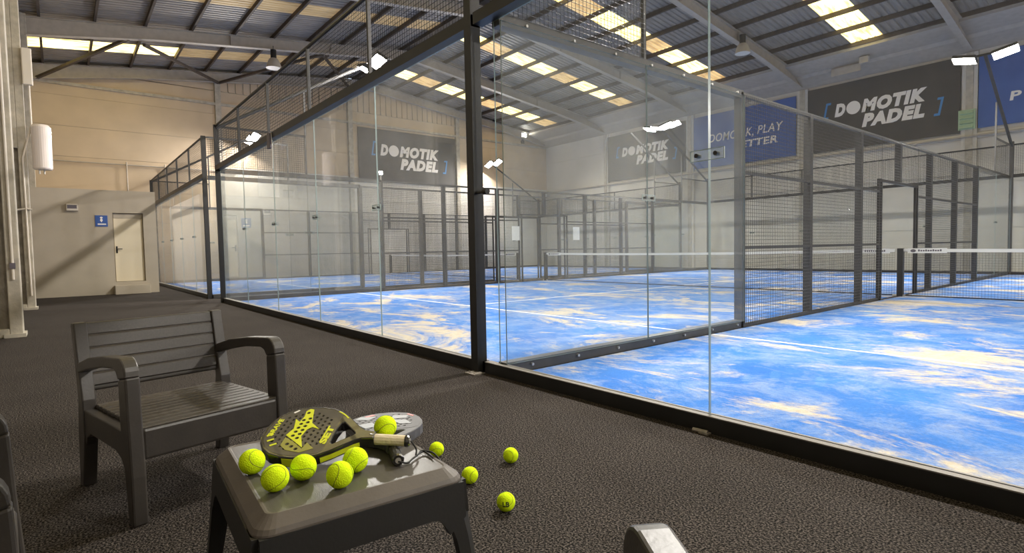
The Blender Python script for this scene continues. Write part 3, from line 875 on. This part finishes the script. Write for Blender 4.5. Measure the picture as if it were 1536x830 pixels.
# ------------------------------------------------------------------ chairs
def chair_mesh_parts(t):
    def W(d, w_, z): return (d, w_, z)
    wl_, wr_ = -.03, .645
    for w0, w1 in ((wl_, wl_ + .055), (wr_ - .055, wr_)):
        f = lambda u, v, tt: (u, tt, v)
        # front leg, raked, running up to the arm
        MB().prism([(.0, 0), (.055, 0), (.085, .25), (.105, .40), (.105, .585), (.02, .60), (.012, .40), (.0, .2)], f, w0, w1).build('leg', 'resin2', t, local=True, bevel=.008)
        arm = [(.02, .60)]
        for k in range(0, 7):
            a = math.pi - k * math.pi / 12
            arm.append((.09 + .068 * math.cos(a), .607 + .068 * math.sin(a)))
        arm += [(.30, .660), (.50, .632), (.655, .592), (.66, .545), (.50, .580), (.30, .612), (.16, .622), (.125, .612), (.105, .585)]
        MB().prism(arm, f, w0, w1).build('armrest', 'resin2', t, local=True, bevel=.008)
        # rear leg and back stile
        MB().prism([(.665, 0), (.715, 0), (.70, .25), (.675, .42), (.70, .60), (.735, .775), (.690, .775), (.655, .60), (.610, .42), (.605, .25)], f, w0, w1).build('leg', 'resin2', t, local=True, bevel=.006)
        # side apron with an arched underside
        MB().prism([(.09, .375), (.62, .375), (.62, .20), (.585, .25), (.53, .275), (.20, .275), (.13, .25), (.085, .20)], f, w0 + .006, w1 - .006).build('side_apron', 'resin2', t, local=True, bevel=.005)
    MB().box(.015, .06, wl_ + .05, wr_ - .05, .255, .385).build('front_apron', 'resin2', t, local=True, bevel=.012)
    MB().box(.60, .64, wl_ + .05, wr_ - .05, .28, .385).build('rear_apron', 'resin2', t, local=True, bevel=.006)
    MB().box(.03, .62, wl_ + .045, wr_ - .045, .355, .372).build('seat_pan', 'resin2', t, local=True)
    n = 11
    for i in range(n):
        a = .02 + i * (.60 / n)
        MB().box(a, a + .60 / n - .008, wl_ + .05, wr_ - .05, .372, .392).build('seat_slat', 'resin', t, local=True, bevel=.004, seg=1)
    n = 5; zb = .475; hh = (.775 - zb) / n
    for i in range(n):
        z0 = zb + i * hh; z1 = z0 + hh - .004
        def dd(z): return .640 + (z - .45) * .19
        MB().prism([(dd(z0), z0), (dd(z1), z1), (dd(z1) + .024, z1), (dd(z0) + .024, z0)], lambda u, v, tt: (u, tt, v), wl_ + .052, wr_ - .052).build('back_slat', 'resin', t, local=True, bevel=.005)
    MB().prism([(.648, .455), (.650, .474), (.69, .474), (.685, .455), (.668, .447)], lambda u, v, tt: (u, tt, v), wl_ + .052, wr_ - .052).build('back_rail', 'resin2', t, local=True, bevel=.006)

def chair(org, dvec, label, src=None):
    ang = math.atan2(dvec[1], dvec[0])
    t = thing('armchair', label, 'chair', (org[0], org[1], 0), ang, 'charcoal resin armchairs round the table')
    if src is None: chair_mesh_parts(t)
    else:
        for ch in src.children:
            c = ch.copy(); COL.objects.link(c); c.parent = t
    return t
# local x runs backwards, local y must run to the sitter's left: mirror is not needed because left = -(x turned by 90 degrees)
c1 = chair((.92, -2.05 + .01), (-.977, -.214), 'charcoal slatted resin armchair facing the camera behind the table')
WL = Vector((-.214, .977, 0))
c1.location = Vector((1.05, -2.65, 0)) + WL * .615
c2 = chair((0, 0), (.06, -.998), 'charcoal armchair cut off by the left picture edge', c1)
c2.location = Vector((2.22, -2.935, 0)) + Vector((-.998, -.06, 0)) * .615
c3 = chair((0, 0), (.843, -.537), 'charcoal armchair of which only the pale arm front shows at the bottom edge', c1)
c3.location = Vector((3.136, -2.165, 0)) + Vector((-.537, -.843, 0)) * .615

# ------------------------------------------------------------------ table
TC = Vector((1.985, -2.22, 0)); TE1 = Vector((.067, .998, 0)); TE2 = Vector((-.998, .067, 0))
tb = thing('side_table', 'low charcoal resin table with rackets and balls on its top', 'table', TC, math.atan2(TE1.y, TE1.x))
# local x along the front edge (away from the walkway), local y pointing away from the camera
HX, HY = .285, .335
def rr(hx, hy, r, n=5):
    out = []
    for cxs, cys, a0 in ((hx - r, hy - r, 0), (-hx + r, hy - r, 90), (-hx + r, -hy + r, 180), (hx - r, -hy + r, 270)):
        for k in range(n + 1):
            a = math.radians(a0 + 90 * k / n); out.append((cxs + r * math.cos(a), cys + r * math.sin(a)))
    return out
rings = [(HX - .040, HY - .040, .02, .4385), (HX - .036, HY - .036, .022, .4400), (HX - .03, HY - .03, .025, .4405), (HX, HY, .045, .4160), (HX + .006, HY + .006, .047, .405), (HX + .010, HY + .010, .047, .375), (HX - .02, HY - .02, .03, .375)]
mb = MB(); vs = []; k = 24
for hx, hy, r, z in rings: vs += [(x, y, z) for x, y in rr(hx, hy, r)]
fs = []
for i in range(len(rings) - 1):
    fs += [(i * k + j, i * k + (j + 1) % k, (i + 1) * k + (j + 1) % k, (i + 1) * k + j) for j in range(k)]
mb.add(vs, fs); mb.build('table_rim', 'trim', tb, local=True, smooth=False)
MB().add([(x, y, .4386) for x, y in rr(HX - .040, HY - .040, .02)] + [(x, y, .40) for x, y in rr(HX - .040, HY - .040, .02)],
         [tuple(range(k)), tuple(range(2 * k - 1, k - 1, -1))] + [(j, j + k, (j + 1) % k + k, (j + 1) % k) for j in range(k)]).build('tabletop', 'ttop', tb, local=True)
# aprons with an arch, splayed outwards to the floor
def splay(z): return .010 + (.40 - z) * .09
for ax in range(4):
    hx, hy = (HX, HY) if ax % 2 == 0 else (HY, HX)
    half, dist = (HX, HY) if ax % 2 == 0 else (HY, HX)
    s = (1 if ax < 2 else -1)
    pts = []
    L_ = half - .005
    prof = [(-L_, .40), (L_, .40), (L_, .30), (L_ - .055, .26)] + [(L_ - .06 - .05 * (1 - math.cos(a)), .26 + .055 * math.sin(a)) for a in (.4, .8, 1.2, 1.57)] + \
           [(-(L_ - .06 - .05 * (1 - math.cos(a))), .26 + .055 * math.sin(a)) for a in (1.57, 1.2, .8, .4)] + [(-L_ + .055, .26), (-L_, .30)]
    def f(u, v, tt, ax=ax, dist=dist, s=s):
        o = s * (dist + splay(v) - tt)
        return (u, o, v) if ax % 2 == 0 else (o, u, v)
    MB().prism(prof, f, 0, .025).build('apron', 'apron', tb, local=True)
for sx in (-1, 1):
    for sy in (-1, 1):
        mb = MB(); vs = []
        for z, w_ in ((.40, .085), (.30, .078), (.24, .062), (.0, .042)):
            ox, oy = sx * (HX + splay(z) - .001), sy * (HY + splay(z) - .001)
            c = w_ * .4
            vs += [(ox, oy - sy * c, z), (ox - sx * c, oy, z), (ox - sx * w_, oy, z), (ox - sx * w_, oy - sy * .03, z), (ox - sx * .03, oy - sy * .03, z) , (ox - sx * .03, oy - sy * w_, z), (ox, oy - sy * w_, z)]
        n = 7; fs = [tuple(range(n)), tuple(range(4 * n - 1, 3 * n - 1, -1))]
        for i in range(3): fs += [(i * n + j, i * n + (j + 1) % n, (i + 1) * n + (j + 1) % n, (i + 1) * n + j) for j in range(n)]
        mb.add(vs, fs).build('leg', 'apron', tb, local=True)

# ------------------------------------------------------------------ balls
def ball(c, r, rot, label, group, mark=False):
    t = thing('padel_ball', label, 'ball', (c[0], c[1], c[2] - r), 0, group)
    t.rotation_euler = (0, 0, 0)
    bm = bmesh.new(); bmesh.ops.create_uvsphere(bm, u_segments=40, v_segments=24, radius=r)
    me = bpy.data.meshes.new('felt'); bm.to_mesh(me); bm.free(); me.shade_smooth(); me.materials.append(M['ball'])
    o = bpy.data.objects.new('felt', me); COL.objects.link(o); o.parent = t; o.location = (0, 0, r)
    pts = []
    for k in range(65):
        a = 2 * math.pi * k / 64
        pts.append(Vector((.75 * math.cos(a) + .25 * math.cos(3 * a), .75 * math.sin(a) - .25 * math.sin(3 * a), .866 * math.sin(2 * a))) * (r * .997))
    sm = MB().tube(pts, r * .03, 6, caps=False).build('seam', 'seam', t, local=True, smooth=True)
    sm.location = (0, 0, r); sm.rotation_euler = rot
    if mark:
        d0 = (cam.location - Vector(c)).normalized(); sd = d0.cross(Vector((0, 0, 1))).normalized()
        mb = MB()
        n0 = (d0 - Vector((0, 0, .28))).normalized(); rg = Vector((0, 0, 1)).cross(n0).normalized(); up = n0.cross(rg)
        vs, fs = text_mesh('LB', 1, .02, 0, .001)
        xs = [v[0] for v in vs]; mx = (min(xs) + max(xs)) / 2
        q = []
        for v in vs:
            p = n0 * r + rg * ((v[0] - mx) * r * .75) + up * ((v[1] - .35) * r * .75)
            q.append(p.normalized() * (r * 1.025 + v[2] * .5) + Vector((0, 0, r)))
        MB().add(q, fs).build('ink_mark', 'ink', t, local=True)
    return t
BR = .0362
Bz = .4388 + BR
ball((1.964, -2.449, Bz), BR, (1.1, .3, .4), 'yellow ball on the table nearest the racket tip and left corner', 'balls on the table')
ball((2.134, -2.433, Bz), BR, (.4, 1.0, 1.9), 'yellow ball on the table closest to the front left corner', 'balls on the table')
ball((2.109, -2.349, Bz), BR, (1.5, .2, 2.6), 'yellow ball on the table below the middle of the dark racket head', 'balls on the table')
ball((2.231, -2.291, Bz), BR, (.2, .5, .9), 'yellow ball on the table nearest the middle of its front edge', 'balls on the table')
ball((2.156, -2.214, Bz), BR, (.9, 1.4, .2), 'yellow ball on the table touching the dark racket throat side', 'balls on the table')
FR = .0385
ball((1.523, -1.128, FR), FR, (.5, .4, 1.2), 'yellow ball on the carpet farthest from the table', 'balls on the carpet')
ball((1.591, -1.427, FR), FR, (1.2, .8, .2), 'yellow ball on the carpet just right of the table', 'balls on the carpet')
ball((1.916, -1.471, FR), FR, (.3, 1.6, .9), 'yellow ball on the carpet with a small black mark', 'balls on the carpet', True)
ball((1.195, -1.365, FR), FR, (1.0, .2, 2.0), 'yellow ball on the carpet just behind the table corner', 'balls on the carpet')

# ------------------------------------------------------------------ rackets
half = [(.0, .0), (.004, .035), (.014, .066), (.034, .095), (.062, .116), (.098, .127), (.135, .129), (.175, .123), (.208, .108), (.236, .086), (.262, .060), (.288, .034), (.31, .0185), (.34, .015), (.345, .015)]
outline = half + [(x, -y) for x, y in reversed(half[1:])]
thr = [(.222, .052), (.218, .02), (.218, -.02), (.222, -.052), (.232, -.060), (.262, -.030), (.284, -.008), (.288, 0), (.284, .008), (.262, .030), (.232, .060)]
def circ(cx_, cy_, r, n=8): return [(cx_ + r * math.cos(2 * math.pi * k / n), cy_ - r * math.sin(2 * math.pi * k / n)) for k in range(n)]
holes = []
for i in range(9):
    for j in range(-5, 6):
        x = .045 + i * .0175; y = j * .0205 + (.01025 if i % 2 else 0)
        if ((x - .118) / .095) ** 2 + (y / .098) ** 2 < 1 and x < .19: holes.append((x, y))
def racket(R4, label, rim, face, gripm, style):
    t = thing('padel_racket', label, 'racket', (0, 0, 0))
    t.matrix_world = R4
    vf = fill_mesh([outline, thr] + [circ(x, y, .0058) for x, y in holes], .036, .004)
    fr = MB().add(*vf); ob = fr.build('frame', rim, t, local=True)
    ins = [(.135 + (x - .135) * .955, y * .955) for x, y in half[:10]]
    ins = [(x, y) for x, y in ins if x < .216]
    fl = ins + [(.214, .098 * .93)] + [(.214, -.098 * .93)] + [(x, -y) for x, y in reversed(ins[1:])]
    vf = fill_mesh([fl] + [circ(x, y, .0058) for x, y in holes], .0373, .0)
    MB().add(*vf).build('face', face, t, local=True)
    # grip
    MB().tube([(.325, 0, 0), (.333, 0, 0), (.345, 0, 0)], .017, 12, radii=[.016, .019, .0185]).build('collar', 'rkrim', t, local=True)
    MB().tube([(.345, 0, 0), (.35, 0, 0), (.445, 0, 0)], .0165, 12, radii=[.0165, .0172, .0172]).build('grip', gripm, t, local=True, smooth=False)
    MB().tube([(.445, 0, 0), (.452, 0, 0), (.458, 0, 0)], .018, 14, radii=[.0185, .0195, .016]).build('butt_cap', 'rkrim', t, local=True)
    MB().tube([(.4585, 0, 0), (.4600, 0, 0)], .009, 10).build('butt_badge', 'alu', t, local=True)
    Z = .0192
    X_, Y_ = (0, 1, 0), (-1, 0, 0)
    if style == 1:
        mb = MB()
        place(mb, text_mesh('SET', 1, .05, .1, .0012), (0, 0, Z), X_, Y_, (-.062, .030, -.212, -.190))
        mb.build('lettering', 'rky', t, local=True); mb = MB()
        place(mb, text_mesh('BRAVE', 1, .03, .1, .0012), (0, 0, Z), X_, Y_, (-.038, .052, -.034, -.018))
        mb.build('lettering', 'rky', t, local=True)
        # splayed figure print, cut by the holes
        fig = [(.095, .115), (.108, .112), (.116, .085), (.130, .040), (.165, .010), (.140, .018), (.128, .005), (.124, -.03), (.15, -.085), (.11, -.055), (.075, -.030), (.085, .005), (.07, .055), (.088, .042), (.092, .07), (.086, .100)]
        hs = [circ(x, y, .0066) for x, y in holes]
        def inside(p, poly):
            c_ = False
            for i in range(len(poly)):
                a, b = poly[i], poly[i - 1]
                if (a[1] > p[1]) != (b[1] > p[1]) and p[0] < (b[0] - a[0]) * (p[1] - a[1]) / (b[1] - a[1]) + a[0]: c_ = not c_
            return c_
        up = [p for p in fig]
        ok = [h for h in hs if all(inside(q, up) for q in h)]
        vf = fill_mesh([up] + ok, .0012)
        mb = MB().add([(x, y, z + Z) for x, y, z in vf[0]], vf[1]); mb.build('figure_print', 'rky', t, local=True)
        lo = [(.078, -.04), (.115, -.062), (.15, -.09), (.155, -.06), (.185, -.085), (.150, -.108), (.105, -.10), (.08, -.08)]
        ok = [h for h in hs if all(inside(q, lo) for q in h)]
        vf = fill_mesh([lo] + ok, .001)
        MB().add([(x, y, z + Z - .0002) for x, y, z in vf[0]], vf[1]).build('figure_shade', 'rkyd', t, local=True)
        mb = MB()
        for i in range(3):
            a = math.radians(200 + i * 13)
            px, py = .135 + .124 * math.cos(a), .117 * math.sin(a)
            mb.bar((px, py, Z), (px + .016, py + .012, Z), .007, .001)
        mb.build('dash_print', 'rky', t, local=True)
        # yellow bumper strips on the rim
        mb = MB()
        for a0, a1 in ((196, 214), (218, 232), (258, 272)):
            for k in range(4):
                aa, bb = [math.radians(a0 + (a1 - a0) * q / 4) for q in (k, k + 1)]
                mb.bar((.135 + .1395 * math.cos(aa), .1325 * math.sin(aa), 0), (.135 + .1395 * math.cos(bb), .1325 * math.sin(bb), 0), .004, .026)
        mb.build('bumper_strip', 'rky', t, local=True); mb = MB()
        for pa, pb in (((.213, -.110, -.003), (.240, -.0875, -.003)), ((.240, -.0875, -.003), (.266, -.061, -.003)), ((.266, -.061, -.003), (.292, -.0345, -.003)), ((.292, -.0345, -.003), (.305, -.0245, -.003))):
            mb.bar(pa, pb, .005, .015)
        mb.build('bumper_strip', 'rky', t, local=True)
        mb = MB()
        for k in range(5):
            aa, bb = math.radians(38 + k * 5), math.radians(43 + k * 5)
            mb.bar((.135 + .13 * math.cos(aa), .124 * math.sin(aa), Z - .001), (.135 + .13 * math.cos(bb), .124 * math.sin(bb), Z - .001), .005, .0015)
        mb.build('edge_stripe', 'rky', t, local=True)
        MB().bar((.050, .088, Z), (.062, .104, Z), .006, .001).build('white_dash', 'bwhite', t, local=True)
    else:
        mb = MB()
        for pts in ([(.03, -.075), (.055, -.095), (.075, -.05), (.045, -.02)], [(.10, .02), (.16, .05), (.17, .09), (.12, .075)], [(.05, .04), (.09, .03), (.10, .08), (.07, .095)], [(.12, -.09), (.17, -.07), (.16, -.03), (.11, -.04)]):
            mb.prism(pts, lambda u, v, tt: (u, v, tt), Z - .0004, Z + .0004)
        mb.build('pale_print', 'rk2l', t, local=True)
        mb = MB()
        for pts in ([(.015, -.03), (.03, -.06), (.04, -.05), (.025, -.02)], [(.05, .098), (.08, .113), (.085, .106), (.055, .09)], [(.075, -.106), (.10, -.115), (.10, -.106), (.075, -.098)]):
            mb.prism(pts, lambda u, v, tt: (u, v, tt), Z - .0002, Z + .0006)
        mb.build('red_print', 'rk2r', t, local=True)
        mb = MB()
        for k in range(10):
            aa, bb = math.radians(100 + k * 9), math.radians(109 + k * 9)
            mb.bar((.135 + .1395 * math.cos(aa), .1325 * math.sin(aa), 0), (.135 + .1395 * math.cos(bb), .1325 * math.sin(bb), 0), .004, .026)
        mb.build('bumper_strip', 'rk2b', t, local=True)
    return t
def euler_m(s):
    x, y, z, ya, pi_, ro = s
    m_ = Matrix.Rotation(ya, 4, 'Z') @ Matrix.Rotation(pi_, 4, 'Y') @ Matrix.Rotation(ro, 4, 'X')
    m_.translation = (x, y, z); return m_
r1 = racket(euler_m((1.8391, -2.3687, .511, .8296, .0552, .3054)), 'dark brown and yellow padel racket with cream grip leaning on the other racket', 'rkrim', 'rk', 'grip', 1)
r2m = euler_m((1.7715, -1.9495, .4575, math.radians(-19.3), 0, 0))
r2 = racket(r2m, 'grey padel racket with black grip lying under the cream gripped racket', 'rk2', 'rk2', 'gripb', 2)
Bz2 = .4575 + .0187 + BR
ball((2.042, -2.061, Bz2), BR, (.8, .1, 2.2), 'yellow ball resting on the grey racket behind the cream grip', 'balls on the table')
# wrist cords
def cord(t, pts, r=.003):
    inv = t.matrix_world.inverted()
    # smooth through the points
    q = []
    P_ = [Vector(p) for p in pts]
    for i in range(len(P_) - 1):
        p0, p1, p2, p3 = P_[max(i - 1, 0)], P_[i], P_[i + 1], P_[min(i + 2, len(P_) - 1)]
        for k in range(6):
            u = k / 6
            q.append(.5 * ((2 * p1) + (p2 - p0) * u + (2 * p0 - 5 * p1 + 4 * p2 - p3) * u * u + (3 * p1 - p0 - 3 * p2 + p3) * u ** 3))
    q.append(P_[-1])
    MB().tube([inv @ p for p in q], r, 6).build('wrist_cord', 'cord', t, local=True, smooth=True)
cord(r1, [(2.150, -2.028, .487), (2.165, -2.018, .462), (2.178, -2.026, .446), (2.166, -2.005, .446), (2.165, -1.990, .447), (2.20, -1.990, .445), (2.225, -1.994, .444)])
cord(r2, [(2.205, -2.102, .455), (2.212, -2.075, .446), (2.19, -2.045, .445), (2.172, -2.015, .446), (2.160, -1.995, .449), (2.19, -1.975, .447), (2.235, -1.978, .440), (2.275, -1.985, .425)])
